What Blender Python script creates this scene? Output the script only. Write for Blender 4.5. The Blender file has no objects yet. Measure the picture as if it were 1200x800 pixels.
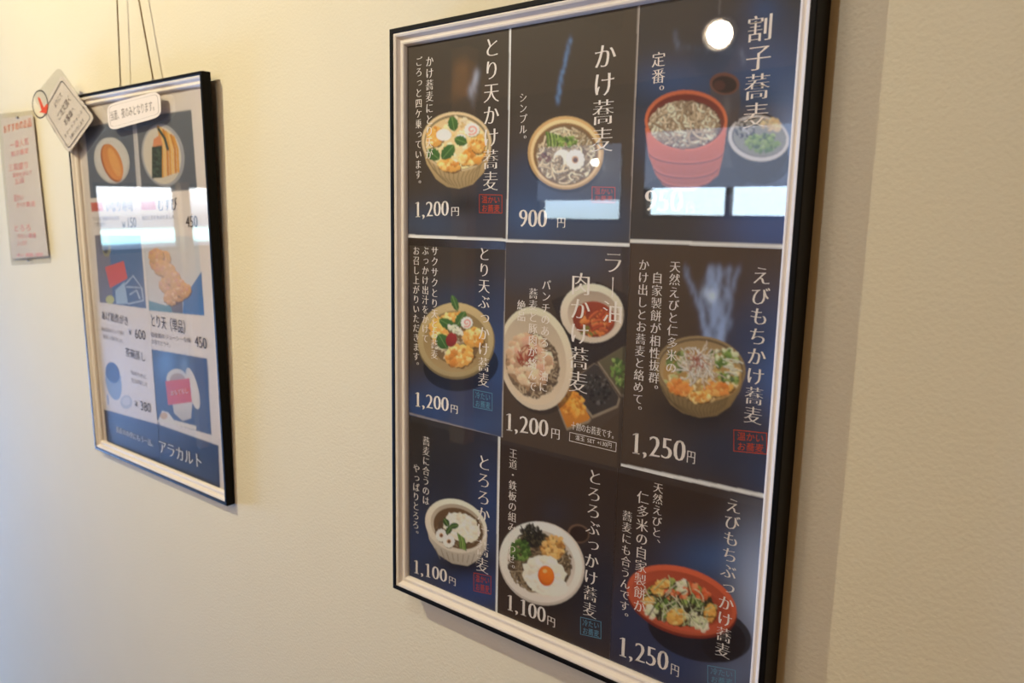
import bpy, bmesh, math, random
import numpy as np
from mathutils import Vector, Matrix

sc = bpy.context.scene
C = sc.collection
# ------------------------------------------------------------------ camera
FPX = 877.2                                    # focal length in pixels of the 1200 px wide frame
YAW, PITCH, ROLL = .6566, -.1578, .0192
CAM = np.array([0, -.8876, 1.55])
_cy, _sy, _cp, _sp = math.cos(YAW), math.sin(YAW), math.cos(PITCH), math.sin(PITCH)
FWD = np.array([-_sy*_cp, _cy*_cp, _sp]); _r = np.array([_cy, _sy, 0.]); _u = np.cross(_r, FWD)
RIGHT = math.cos(ROLL)*_r + math.sin(ROLL)*_u
UP = math.cos(ROLL)*_u - math.sin(ROLL)*_r
cd = bpy.data.cameras.new('camera'); cam = bpy.data.objects.new('camera', cd); C.objects.link(cam)
cd.sensor_width = 36; cd.lens = FPX/1200*36; cd.clip_start = .02
m = Matrix.Identity(4)
for i in range(3):
    m[i][0], m[i][1], m[i][2], m[i][3] = RIGHT[i], UP[i], -FWD[i], CAM[i]
cam.matrix_world = m
cd.dof.use_dof = True; cd.dof.focus_distance = 1.08; cd.dof.aperture_fstop = 4.8
sc.camera = cam
# ------------------------------------------------------------------ view, world, main lights
sc.view_settings.view_transform = 'Standard'; sc.view_settings.look = 'None'
sc.view_settings.exposure = 0; sc.view_settings.gamma = 1
W = bpy.data.worlds.new('sky'); sc.world = W; W.use_nodes = True
W.node_tree.nodes['Background'].inputs[0].default_value = (.62, .8, 1, 1)
W.node_tree.nodes['Background'].inputs[1].default_value = 1.0

def lamp(name, kind, loc, aim, energy, col, **k):
    l = bpy.data.lights.new(name, kind); l.energy = energy; l.color = col
    for a, b in k.items(): setattr(l, a, b)
    o = bpy.data.objects.new(name, l); C.objects.link(o); o.location = loc
    o.rotation_euler = (Vector(aim)-Vector(loc)).to_track_quat('-Z', 'Y').to_euler()
    return o
WARM = (1, .74, .42)
# ceiling spotlights: position, aim, power, colour, size, cone
SPOTS = [((-2.15, -1.6, 3.05), (-1.85, 0, 1.95), 158, (1, .91, .62), 1, 96),
         ((-.55, -1.55, 3.05), (-.2, 0, 1.5), 36, (.85, .95, 1), 1, 88),
         ((-2.17, -4.2, 2.82), (-1.3, 0, 1.5), 14, (1, .85, .6), 2.2, 100),
         ((-1.6, -3.2, 3.05), (-3.4, -4.5, 1.9), 75, (1, .74, .45), 1, 110),  # added lamp, brightens the far wall that the acrylic mirrors
         ((-4.0, -3.5, 3.05), (-4.53, -4.3, 2.75), 110, (1, .76, .46), 1, 26)]  # added narrow lamp, lights the post so its reflection shows
lamp('daylight', 'AREA', (-5.97, -.85, .15), (-2, -.85, .0), 222, (.28, .50, 1), shape='RECTANGLE', size=1.14, size_y=1.06)
lamp('warm_fill_light', 'AREA', (-.9, -2.9, 3.1), (-.9, -2.6, 1.0), 50, (1, .58, .2), shape='RECTANGLE', size=2.6, size_y=1.6)  # added warm fill, stands in for light bounced off the wooden room

# ------------------------------------------------------------------ helpers
def lin(c):
    c = np.asarray(c, float)/255
    return np.where(c <= .04045, c/12.92, ((c+.055)/1.055)**2.4)
def mat(name, col, rough=.5, spec=.5, metal=0, emit=None, estr=1):
    mm = bpy.data.materials.new(name); mm.use_nodes = True
    b = mm.node_tree.nodes['Principled BSDF']
    b.inputs['Base Color'].default_value = (*lin(col), 1)
    b.inputs['Roughness'].default_value = rough; b.inputs['Metallic'].default_value = metal
    b.inputs['Specular IOR Level'].default_value = spec
    if emit:
        b.inputs['Emission Color'].default_value = (*emit, 1); b.inputs['Emission Strength'].default_value = estr
    return mm
def grain(mm, scale, dist, strength=1, detail=4, coldev=0, dev_scale=None):
    nt = mm.node_tree; b = nt.nodes['Principled BSDF']
    tc = nt.nodes.new('ShaderNodeTexCoord'); n = nt.nodes.new('ShaderNodeTexNoise')
    n.inputs['Scale'].default_value = scale; n.inputs['Detail'].default_value = detail
    nt.links.new(tc.outputs['Object'], n.inputs['Vector'])
    bp = nt.nodes.new('ShaderNodeBump'); bp.inputs['Distance'].default_value = dist; bp.inputs['Strength'].default_value = strength
    nt.links.new(n.outputs['Fac'], bp.inputs['Height']); nt.links.new(bp.outputs['Normal'], b.inputs['Normal'])
    if coldev:
        n2 = nt.nodes.new('ShaderNodeTexNoise'); n2.inputs['Scale'].default_value = dev_scale or scale/20
        nt.links.new(tc.outputs['Object'], n2.inputs['Vector'])
        hs = nt.nodes.new('ShaderNodeHueSaturation'); hs.inputs['Color'].default_value = b.inputs['Base Color'].default_value
        mr = nt.nodes.new('ShaderNodeMapRange'); mr.inputs['To Min'].default_value = 1-coldev; mr.inputs['To Max'].default_value = 1+coldev
        nt.links.new(n2.outputs['Fac'], mr.inputs['Value']); nt.links.new(mr.outputs['Result'], hs.inputs['Value'])
        nt.links.new(hs.outputs['Color'], b.inputs['Base Color'])
    return mm
def glazing(name, tint=(1, 1, 1), ior=1.5, rough=.0, coat=0.0):
    mm = bpy.data.materials.new(name); mm.use_nodes = True; nt = mm.node_tree; nt.nodes.clear()
    out = nt.nodes.new('ShaderNodeOutputMaterial'); mix = nt.nodes.new('ShaderNodeMixShader')
    tr = nt.nodes.new('ShaderNodeBsdfTransparent'); tr.inputs[0].default_value = (*tint, 1)
    gl = nt.nodes.new('ShaderNodeBsdfGlossy'); gl.inputs['Roughness'].default_value = rough
    fr = nt.nodes.new('ShaderNodeFresnel'); ge = nt.nodes.new('ShaderNodeNewGeometry')
    io = nt.nodes.new('ShaderNodeMix'); io.inputs['A'].default_value = ior; io.inputs['B'].default_value = 1/ior   # a thin sheet: same Fresnel on both faces
    nt.links.new(ge.outputs['Backfacing'], io.inputs['Factor']); nt.links.new(io.outputs['Result'], fr.inputs['IOR'])
    nt.links.new(fr.outputs[0], mix.inputs[0]); nt.links.new(tr.outputs[0], mix.inputs[1])
    nt.links.new(gl.outputs[0], mix.inputs[2]); nt.links.new(mix.outputs[0], out.inputs[0])
    return mm
M = dict(
    plaster=grain(mat('plaster', (226, 216, 192), .85, .25), 190, .0010, .9, 5, .02, 6),
    black=grain(mat('black_lacquer', (13, 11, 10), .5, .12), 300, .00005),
    white=grain(mat('white_moulding', (230, 220, 210), .55, .3), 200, .00003),
    paper=grain(mat('white_paper', (236, 224, 214), .6, .3), 400, .00002),
    board=mat('backing_board', (90, 76, 60), .9), cord=mat('cord', (150, 124, 78), .7),
    metal=mat('metal', (160, 155, 148), .3, .5, 1), brass=mat('brass', (170, 130, 60), .3, .5, 1),
    print_white=mat('white_ink', (252, 244, 238), .5, .2), print_pale=mat('pale_blue_ink', (105, 160, 190), .5, .2),
    print_red=mat('vermilion_ink', (216, 78, 44), .5, .2), print_black=mat('black_ink', (52, 46, 42), .5, .2),
    print_grey=mat('grey_ink', (120, 108, 98), .5, .2), print_pink=mat('pink_ink', (224, 150, 136), .5, .2), print_orange=mat('orange_ink', (222, 120, 70), .5, .2),
    dark_wood=grain(mat('dark_wood', (74, 54, 38), .6), 60, .001, .5, 4, .2, 8),
    ceiling=grain(mat('ceiling_paint', (118, 100, 80), .8), 60, .001, .4),
    opp=grain(mat('brown_plaster', (150, 120, 90), .8), 60, .001, .4),
    post=grain(mat('honey_wood', (196, 140, 70), .5), 60, .001, .5, 4, .15, 10),
    floor=grain(mat('wood_floor', (96, 70, 48), .5), 40, .001, .4, 4, .2, 6),
    blind=mat('backlit_blind', (150, 165, 185), .8, .2, 0, (.56, .70, 1), 1.7),
    pane=mat('daylit_pane', (200, 220, 255), .3, .2, 0, (.72, .92, 1), 13),
    pane_left=mat('daylit_side_pane', (200, 220, 255), .3, .2, 0, (.80, .93, 1), 3.2),
    bulb=mat('bulb', (255, 240, 210), .3, .2, 0, (1, .93, .8), 60),
    acrylic=glazing('clear_acrylic', (.97, .975, .98), 1.62), film=glazing('laminating_film', (.97, .97, .965), 1.35, .12),
)
def pane_glow_bands(mm, stops):
    """window glow banded to shape its reflection: bright top, dim middle, pale band, dark foot"""
    nt = mm.node_tree; b = nt.nodes['Principled BSDF']; g = nt.nodes.new('ShaderNodeNewGeometry'); sx = nt.nodes.new('ShaderNodeSeparateXYZ')
    mr = nt.nodes.new('ShaderNodeMapRange'); mr.inputs['From Min'].default_value = 1.19; mr.inputs['From Max'].default_value = 1.73
    cr = nt.nodes.new('ShaderNodeValToRGB'); el = cr.color_ramp.elements
    while len(el) < len(stops): el.new(.5)
    for e, (p, c) in zip(el, stops): e.position = p; e.color = (*c, 1)
    b.inputs['Emission Strength'].default_value = 7
    nt.links.new(g.outputs['Position'], sx.inputs[0]); nt.links.new(sx.outputs['Z'], mr.inputs['Value']); nt.links.new(mr.outputs['Result'], cr.inputs['Fac'])
    nt.links.new(cr.outputs['Color'], b.inputs['Emission Color'])
pane_glow_bands(M['pane_left'], [(0, (.05, .07, .1)), (.10, (.08, .11, .16)), (.15, (.42, .78, .85)), (.30, (.5, .9, .95)), (.36, (.14, .20, .27)), (.5, (.17, .21, .27)), (.72, (.42, .5, .6)), (.9, (.95, .98, 1))])  # glow strengths follow the bright and dim bands of the mirrored window
def link(o, parent=None):
    C.objects.link(o)
    if parent is not None: o.parent = parent
    return o
def mesh(name, verts, faces, material, parent=None, smooth=False):
    me = bpy.data.meshes.new(name); me.from_pydata([tuple(map(float, v)) for v in verts], [], faces); me.update()
    if smooth: me.polygons.foreach_set('use_smooth', [True]*len(me.polygons))
    me.materials.append(M[material] if isinstance(material, str) else material)
    return link(bpy.data.objects.new(name, me), parent)
def box(name, lo, hi, material, parent=None, bevel=0):
    bm = bmesh.new(); bmesh.ops.create_cube(bm, size=1)
    for v in bm.verts: v.co = Vector([lo[i]+(v.co[i]+.5)*(hi[i]-lo[i]) for i in range(3)])
    if bevel: bmesh.ops.bevel(bm, geom=bm.edges[:], offset=bevel, segments=2, affect='EDGES')
    me = bpy.data.meshes.new(name); bm.to_mesh(me); bm.free(); me.materials.append(M[material])
    return link(bpy.data.objects.new(name, me), parent)
def tag(o, label=None, cat=None, group=None, kind=None):
    for k, v in (('label', label), ('category', cat), ('group', group), ('kind', kind)):
        if v: o[k] = v
    return o
def empty(name, loc, rx=0):
    o = bpy.data.objects.new(name, None); o.empty_display_size = .05; C.objects.link(o); o.location = loc; o.rotation_euler.x = rx
    return o
def tube(name, pts, rad, material, parent=None, n=8):
    vs, fs = [], []
    P = [Vector(p) for p in pts]
    for i, p in enumerate(P):
        t = (P[min(i+1, len(P)-1)]-P[max(i-1, 0)]).normalized()
        a = t.orthogonal().normalized() if i == 0 else (a-t*a.dot(t)).normalized()
        b = t.cross(a)
        for k in range(n):
            w = 2*math.pi*k/n; vs.append(p+(a*math.cos(w)+b*math.sin(w))*rad)
    for i in range(len(P)-1):
        for k in range(n):
            fs.append((i*n+k, i*n+(k+1) % n, (i+1)*n+(k+1) % n, (i+1)*n+k))
    fs += [tuple(range(n))[::-1], tuple(range((len(P)-1)*n, len(P)*n))]
    return mesh(name, vs, fs, material, parent, True)
def lathe(name, prof, loc, material, parent=None, n=24, axis='z'):
    vs, fs = [], []
    for r, h in prof:
        for k in range(n):
            w = 2*math.pi*k/n; q = (r*math.cos(w), r*math.sin(w), h)
            if axis == 'y': q = (q[0], q[2], q[1])
            vs.append((q[0]+loc[0], q[1]+loc[1], q[2]+loc[2]))
    for i in range(len(prof)-1):
        for k in range(n): fs.append((i*n+k, i*n+(k+1) % n, (i+1)*n+(k+1) % n, (i+1)*n+k))
    fs += [tuple(range(n))[::-1], tuple(range((len(prof)-1)*n, len(prof)*n))]
    return mesh(name, vs, fs, material, parent, True)

# ------------------------------------------------------------------ planes of the two frames (position, lean) and the survey of the photograph on them
class Plane:
    """local frame: x along the wall, y into the wall, z up; lean tips the top away from the wall"""
    def __init__(s, ox, oz, lean=0., oy=0.):
        s.o = np.array([ox, oy, oz]); s.a = lean
        s.Y = np.array([0, math.cos(lean), math.sin(lean)]); s.Z = np.array([0, -math.sin(lean), math.cos(lean)])
    def at(s, px, py, depth):            # where a measured point of the photograph lies on this plane
        px = np.asarray(px, float); py = np.asarray(py, float)
        d = FWD + ((px-600)/FPX)[..., None]*RIGHT - ((py-400)/FPX)[..., None]*UP
        p0 = s.o + s.Y*depth
        t = ((p0-CAM)@s.Y)/(d@s.Y)
        q = CAM + d*t[..., None] - s.o
        return np.stack([q[..., 0], q@s.Z], -1)
    def empty(s, name): return empty(name, s.o, s.a)
BIG = Plane(-.5772, .9204)
SMALL = Plane(-1.7755, .919, .0164)
WALL = Plane(0, 0)
FW, FH = .6418, .9195                       # outer size of both frames

# ------------------------------------------------------------------ printed pictures: painted on a canvas in sheet coordinates, kept as mesh colours
rng = np.random.default_rng(7)
class Sheet:
    def __init__(s, plane, depth, x0, x1, z0, z1, nx, nz, base):
        s.p, s.d, s.x0, s.x1, s.z0, s.z1, s.nx, s.nz = plane, depth, x0, x1, z0, z1, nx, nz
        s.w, s.h = nx*2, nz*2
        s.c = np.empty((s.h, s.w, 3)); s.c[:] = lin(base)
        s.X, s.Y = np.meshgrid(np.arange(s.w)+.5, np.arange(s.h)+.5)
    def m(s, pts):
        pts = np.asarray(pts, float); q = s.p.at(pts[:, 0], pts[:, 1], s.d)
        return np.stack([(q[:, 0]-s.x0)/(s.x1-s.x0)*s.w, (s.z1-q[:, 1])/(s.z1-s.z0)*s.h], -1)
    def poly(s, pts, col, a=1, shade=None):
        q = s.m(pts)
        i0, i1 = max(0, int(q[:, 0].min())-1), min(s.w, int(q[:, 0].max())+2)
        j0, j1 = max(0, int(q[:, 1].min())-1), min(s.h, int(q[:, 1].max())+2)
        if i0 >= i1 or j0 >= j1: return
        X, Y = s.X[j0:j1, i0:i1], s.Y[j0:j1, i0:i1]
        ins = np.zeros(X.shape, bool)
        for k in range(len(q)):
            (xa, ya), (xb, yb) = q[k], q[k-1]
            if ya == yb: continue
            ins ^= ((ya > Y) != (yb > Y)) & (X < (xb-xa)*(Y-ya)/(yb-ya)+xa)
        A = ins*a
        cc = lin(col)
        if shade is not None:              # soft grade from one side of the shape to the other, and mottling
            g = (Y-j0)/max(1, j1-j0)
            cc = cc*(1+shade*(.5-g))[..., None]
        v = s.c[j0:j1, i0:i1]; v[:] = v*(1-A[..., None])+cc*A[..., None]
    def ell(s, cx, cy, rx, ry, col, rot=0, a=1, shade=None, wob=0):
        t = np.linspace(0, 2*np.pi, 40, endpoint=False); r = 1+wob*rng.standard_normal(40) if wob else 1
        x, y = rx*np.cos(t)*r, ry*np.sin(t)*r; k = math.radians(rot)
        s.poly(np.stack([cx+x*math.cos(k)-y*math.sin(k), cy+x*math.sin(k)+y*math.cos(k)], -1), col, a, shade)
    def glow(s, cx, cy, rx, ry, col, a=1, rot=0):   # a soft patch of the photograph's backdrop
        q = s.m([(cx, cy), (cx+rx*math.cos(math.radians(rot)), cy+rx*math.sin(math.radians(rot))),
                 (cx-ry*math.sin(math.radians(rot)), cy+ry*math.cos(math.radians(rot)))])
        J = np.array([q[1]-q[0], q[2]-q[0]]).T; Ji = np.linalg.inv(J)
        dx, dy = s.X-q[0, 0], s.Y-q[0, 1]
        u, v = Ji[0, 0]*dx+Ji[0, 1]*dy, Ji[1, 0]*dx+Ji[1, 1]*dy
        if col[2] > col[0]+18: col = (col[0]-2, col[1]+6, col[2]+14)
        j0 = np.where((u*u+v*v).min(1) < 5)[0]; i0 = np.where((u*u+v*v).min(0) < 5)[0]
        if len(j0) == 0 or len(i0) == 0: return
        sl = (slice(j0[0], j0[-1]+1), slice(i0[0], i0[-1]+1))
        A = (a*np.exp(-(u*u+v*v)*1.2))[sl][..., None]; s.c[sl] = s.c[sl]*(1-A)+lin(col)*A
    def line(s, pts, w, col, a=1):
        p = np.asarray(pts, float); t = np.gradient(p, axis=0); t /= np.maximum(1e-6, np.hypot(*t.T))[:, None]
        nn = np.stack([-t[:, 1], t[:, 0]], -1)*np.broadcast_to(np.asarray(w, float)/2, (len(p),))[:, None]
        s.poly(np.concatenate([p+nn, (p-nn)[::-1]]), col, a)
    def strand(s, x, y, L, ang, curv, w, col, clip=None, a=1):
        n = 9; pts = []
        for i in range(n):
            if clip and ((x-clip[0])/clip[2])**2+((y-clip[1])/clip[3])**2 > 1: break
            pts.append((x, y)); x += L/n*math.cos(ang); y += L/n*math.sin(ang); ang += curv/n
        if len(pts) > 2:
            pp = np.array(pts)+np.array([.3, .5]); s.line(pp, w*1.35, tuple(int(v*.5) for v in col), a*.7); s.line(pts, w, col, a)
    def noodles(s, cx, cy, rx, ry, n, cols, w=1.7, L=16, curv=3.2):
        for i in range(n):
            r = math.sqrt(rng.random()); t = rng.random()*6.28
            s.strand(cx+rx*r*math.cos(t), cy+ry*r*math.sin(t), L*(.6+.8*rng.random()), rng.random()*6.28,
                     curv*rng.standard_normal(), w*(.8+.4*rng.random()), cols[rng.integers(len(cols))], (cx, cy, rx, ry))
    def crumbs(s, cx, cy, rx, ry, n, cols, sz=2.5, rot=0):
        k = math.radians(rot)
        for i in range(n):
            r = math.sqrt(rng.random()); t = rng.random()*6.28; x, y = rx*r*math.cos(t), ry*r*math.sin(t)
            z = sz*(.5+rng.random()); s.ell(cx+x*math.cos(k)-y*math.sin(k), cy+x*math.sin(k)+y*math.cos(k), z, z*(.5+.5*rng.random()),
                                            cols[rng.integers(len(cols))], rng.random()*180, .85, .5, .12)
    def leaf(s, cx, cy, L, wd, rot, col=(70, 112, 52)):
        k = math.radians(rot); t = np.linspace(-1, 1, 12); ww = wd*(1-t*t)**.7*(1+.12*np.sin(t*14))
        up = np.stack([t*L, ww], -1); dn = np.stack([t*L, -ww], -1)[::-1]; q = np.concatenate([up, dn])
        R = np.array([[math.cos(k), math.sin(k)], [-math.sin(k), math.cos(k)]]); q = q@R+(cx, cy)
        s.poly(q, col, 1, .4); v = np.stack([t*L*.9, 0*t], -1)@R+(cx, cy); s.line(v, .7, (140, 170, 96), .8)
    def tempura(s, cx, cy, rx, ry, rot=0, n=26, cols=((226, 170, 88), (240, 198, 120), (214, 150, 66), (246, 216, 150), (198, 128, 52))):
        s.ell(cx+.8, cy+1.4, rx*1.02, ry*1.02, (96, 62, 28), rot, .8, None, .05)
        s.ell(cx, cy, rx, ry, (222, 166, 86), rot, 1, .4, .06); s.crumbs(cx, cy-.5, rx*.85, ry*.85, n, cols, max(1.4, rx*.2), rot)
    def naruto(s, cx, cy, rx, ry, ring=None):
        s.ell(cx+.6, cy+1, rx, ry, (110, 90, 70), 0, .7); t = np.linspace(0, 2*np.pi, 48, endpoint=False); r = 1+.05*np.cos(t*12)
        s.poly(np.stack([cx+rx*r*np.cos(t), cy+ry*r*np.sin(t)], -1), (240, 232, 220), 1, .15)
        if ring:                            # pink whorl
            a = np.linspace(0, 8.5, 40); q = .12+.62*a/8.5
            s.line(np.stack([cx+rx*q*np.cos(a), cy+ry*q*np.sin(a)], -1), rx*.2, ring, .8)
        else:
            s.ell(cx, cy, rx*.36, ry*.36, (200, 160, 120)); s.ell(cx+.3, cy+.4, rx*.25, ry*.25, (110, 74, 50))
    def bowl(s, cx, cy, rx, ry, body, rim, wall, inner, ribs=0, dark=.6, thick=.07, rot=0):
        """body: lower outline (list of points), rim: colour, wall: outside colour, inner: inside colour"""
        s.poly(body, wall, 1, .5)
        if ribs:
            b = np.asarray(body, float); x0, x1 = b[:, 0].min(), b[:, 0].max(); yb = b[:, 1].max()
            for i in range(ribs+1):
                u = -1+2*i/ribs; xt = cx+rx*.97*u; xb = cx+(b[:, 0].mean()-cx)+rx*.52*u
                yt = cy+ry*math.sqrt(max(0, 1-.94*u*u)); yy = yb-2-(u*u)*(yb-cy-ry)*.55
                if yy > yt: s.line([(xt, yt), ((xt+xb)/2*.995, (yt+yy)/2), (xb, yy)], 1.1, tuple(int(v*dark) for v in wall), .75)
        s.ell(cx, cy, rx, ry, rim, rot, 1, .25); s.ell(cx, cy+.6, rx*(1-thick), ry*(1-thick), tuple(int(v*.62) for v in inner), rot)
        s.ell(cx, cy+1.8, rx*(1-thick*1.4), ry*(1-thick*1.6), inner, rot, 1, -.3)
    def steam(s, pts, w, col=(120, 150, 200), a=.3):
        p = np.asarray(pts, float); n = len(p)
        for k in range(16*(n-1)):
            t = k/16.; i = int(t); q = p[i]+(p[i+1]-p[i])*(t-i)+rng.standard_normal(2)*w*.28
            s.glow(q[0], q[1], w*(.35+.45*rng.random()), w*(.7+.8*rng.random()), col, a*.30, rng.random()*30-15)
    def build(s, name, material='print', thick=.0003):
        nx, nz = s.nx, s.nz
        col = s.c.reshape(nz, 2, nx, 2, 3).mean((1, 3))
        # cell centres -> vertices by averaging neighbours
        p = np.pad(col, ((1, 1), (1, 1), (0, 0)), mode='edge'); vc = (p[1:, 1:]+p[:-1, 1:]+p[1:, :-1]+p[:-1, :-1])/4
        xs = np.linspace(s.x0, s.x1, nx+1); zs = np.linspace(s.z1, s.z0, nz+1)
        XX, ZZ = np.meshgrid(xs, zs); N = (nx+1)*(nz+1)
        co = np.stack([XX, np.full_like(XX, s.d), ZZ], -1).reshape(-1, 3)
        cor = [(s.x0, s.d+thick, s.z1), (s.x1, s.d+thick, s.z1), (s.x1, s.d+thick, s.z0), (s.x0, s.d+thick, s.z0)]
        co = np.concatenate([co, np.array(cor)])
        k = (np.arange(nz)[:, None]*(nx+1)+np.arange(nx)[None]).ravel()
        f = np.stack([k, k+nx+1, k+nx+2, k+1], -1)
        a, b, c2, d2 = 0, nx, nz*(nx+1)+nx, nz*(nx+1)
        ex = np.array([[N, N+1, N+2, N+3], [a, b, N+1, N], [b, c2, N+2, N+1], [c2, d2, N+3, N+2], [d2, a, N, N+3]])
        f = np.concatenate([f, ex]).astype(np.int32)
        me = bpy.data.meshes.new(name); me.vertices.add(len(co)); me.vertices.foreach_set('co', co.ravel().astype(np.float32))
        me.loops.add(f.size); me.loops.foreach_set('vertex_index', f.ravel())
        me.polygons.add(len(f)); me.polygons.foreach_set('loop_start', np.arange(0, f.size, 4, dtype=np.int32))
        me.update(calc_edges=True)
        at = me.color_attributes.new('ink', 'FLOAT_COLOR', 'POINT')
        cc = np.ones((len(co), 4), np.float32); cc[:N, :3] = vc.reshape(-1, 3); cc[N:, :3] = .8
        at.data.foreach_set('color', cc.ravel())
        me.materials.append(M[material]); o = link(bpy.data.objects.new(name, me))
        o.location = s.p.o; o.rotation_euler.x = s.p.a
        return o
pm = mat('printed_ink', (200, 200, 200), .45, .3); nt = pm.node_tree
av = nt.nodes.new('ShaderNodeVertexColor'); av.layer_name = 'ink'
n_ = nt.nodes.new('ShaderNodeTexNoise'); n_.inputs['Scale'].default_value = 900
mr_ = nt.nodes.new('ShaderNodeMapRange'); mr_.inputs['To Min'].default_value = .94; mr_.inputs['To Max'].default_value = 1.06
tc_ = nt.nodes.new('ShaderNodeTexCoord'); nt.links.new(tc_.outputs['Object'], n_.inputs['Vector']); nt.links.new(n_.outputs['Fac'], mr_.inputs['Value'])
hs_ = nt.nodes.new('ShaderNodeHueSaturation'); nt.links.new(av.outputs['Color'], hs_.inputs['Color']); nt.links.new(mr_.outputs['Result'], hs_.inputs['Value'])
nt.links.new(hs_.outputs['Color'], nt.nodes['Principled BSDF'].inputs['Base Color']); M['print'] = pm

# ------------------------------------------------------------------ lettering: glyph outlines with thin horizontals like a Mincho face
_cu = bpy.data.curves.new('glyph', 'FONT'); _go = bpy.data.objects.new('glyph', _cu); C.objects.link(_go); _cu.resolution_u = 3
_cache = {}
def glyph(ch, mincho=.016):
    key = (ch, mincho)
    if key in _cache: return _cache[key]
    _cu.body = ch; bpy.context.view_layer.update()
    ev = _go.evaluated_get(bpy.context.evaluated_depsgraph_get()); me = ev.to_mesh()
    bm = bmesh.new(); bm.from_mesh(me); ev.to_mesh_clear()
    bmesh.ops.remove_doubles(bm, verts=bm.verts, dist=1e-5)
    nrm = {}
    for e in bm.edges:
        if len(e.link_faces) == 1:
            d = (e.verts[1].co-e.verts[0].co); n = Vector((d.y, -d.x, 0))
            if n.length < 1e-9: continue
            n.normalize(); mid = (e.verts[0].co+e.verts[1].co)/2
            if n.dot(e.link_faces[0].calc_center_median()-mid) > 0: n = -n
            for v in e.verts: nrm[v.index] = nrm.get(v.index, Vector((0, 0, 0)))+n*d.length
    off = {i: n.normalized() for i, n in nrm.items() if n.length > 1e-9}
    vs = np.array([v.co[:2] for v in bm.verts]) if len(bm.verts) else np.zeros((0, 2))
    for i, n in off.items(): vs[i, 1] -= n.y*mincho; vs[i, 0] += n.x*mincho*.85
    fs = [[v.index for v in f.verts] for f in bm.faces]; bm.free()
    if ch == '1' and mincho > .02:        # slab feet and flag of a serif numeral
        k = len(vs); vs = np.concatenate([vs, [(.1, 0), (.4, 0), (.4, .035), (.1, .035), (.08, .6), (.27, .66), (.27, .69), (.22, .69), (.08, .63)]])
        fs += [[k, k+1, k+2, k+3], [k+4, k+5, k+6, k+7, k+8]]
    _cache[key] = (vs, fs); return _cache[key]
class Letters:
    def __init__(s, plane, depth): s.p, s.d, s.v, s.f = plane, depth, [], []
    def put(s, ch, org, ex, ey, mincho=.016):
        vs, fs = glyph(ch, mincho); k = len(s.v)
        for x, y in vs: s.v.append((org[0]+ex[0]*x+ey[0]*y, s.d, org[1]+ex[1]*x+ey[1]*y))
        s.f += [[i+k for i in f] for f in fs]
    def down(s, text, a, b, wide=1., mincho=.016):  # a vertical column from the measured point a to b
        qa, qb = s.p.at(*a, s.d), s.p.at(*b, s.d); n = len(text); x = qa[0]; dx = (qb[0]-qa[0])/n
        p = (qa[1]-qb[1])/n; e = p*.98
        for i, ch in enumerate(text):
            cx, top = x+dx*(i+.5), qa[1]-p*i
            if ch in 'ー（）':                    # turned in vertical setting
                s.put(ch, (cx-e*wide*.385, top), (0, -e), (e*wide, 0), mincho); continue
            ox, oz = cx-e*wide/2, top-e*.88
            if ch in '。、': ox += e*.55; oz += e*.55
            if ch in 'っゃゅょッ': ox += e*.08; oz += e*.08
            s.put(ch, (ox, oz), (e*wide, 0), (0, e), mincho)
    def across(s, text, a, b, h, mincho=.016, em=None, up=(0, 1)):   # along the line a -> b; h: em height in metres
        qa, qb = s.p.at(*a, s.d), s.p.at(*b, s.d); v = qb-qa; L = np.hypot(*v); v /= L
        adv = [.27 if c in ',.' else .5 if c in '0123456789 ¥+SET' else 1. for c in text]; k = L/sum(adv); t = 0
        for ch, w in zip(text, adv):
            s.put(ch, qa+v*t, v*k, np.array(up)*h, mincho); t += w*k
    def frame(s, quad, w):                # a rectangular outline, corners measured
        q = [s.p.at(*c, s.d) for c in quad]; cen = sum(q)/4; k = len(s.v); inn = []
        for c in q:
            d = cen-c; inn.append((c[0]+np.sign(d[0])*w, c[1]+np.sign(d[1])*w))
        for c in list(q)+inn: s.v.append((c[0], s.d, c[1]))
        for i in range(4): s.f.append([k+i, k+(i+1) % 4, k+4+(i+1) % 4, k+4+i])
    def ring(s, cx, cz, rx, rz, w, a0=0, a1=6.2832, n=40):
        k = len(s.v)
        for i in range(n+1):
            t = a0+(a1-a0)*i/n
            for r in (1, 1-w): s.v.append((cx+rx*r*math.cos(t), s.d, cz+rz*r*math.sin(t)))
        for i in range(n): s.f.append([k+2*i, k+2*i+2, k+2*i+3, k+2*i+1])
    def build(s, name, material, parent): return mesh(name, s.v, s.f, material, parent)

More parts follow.
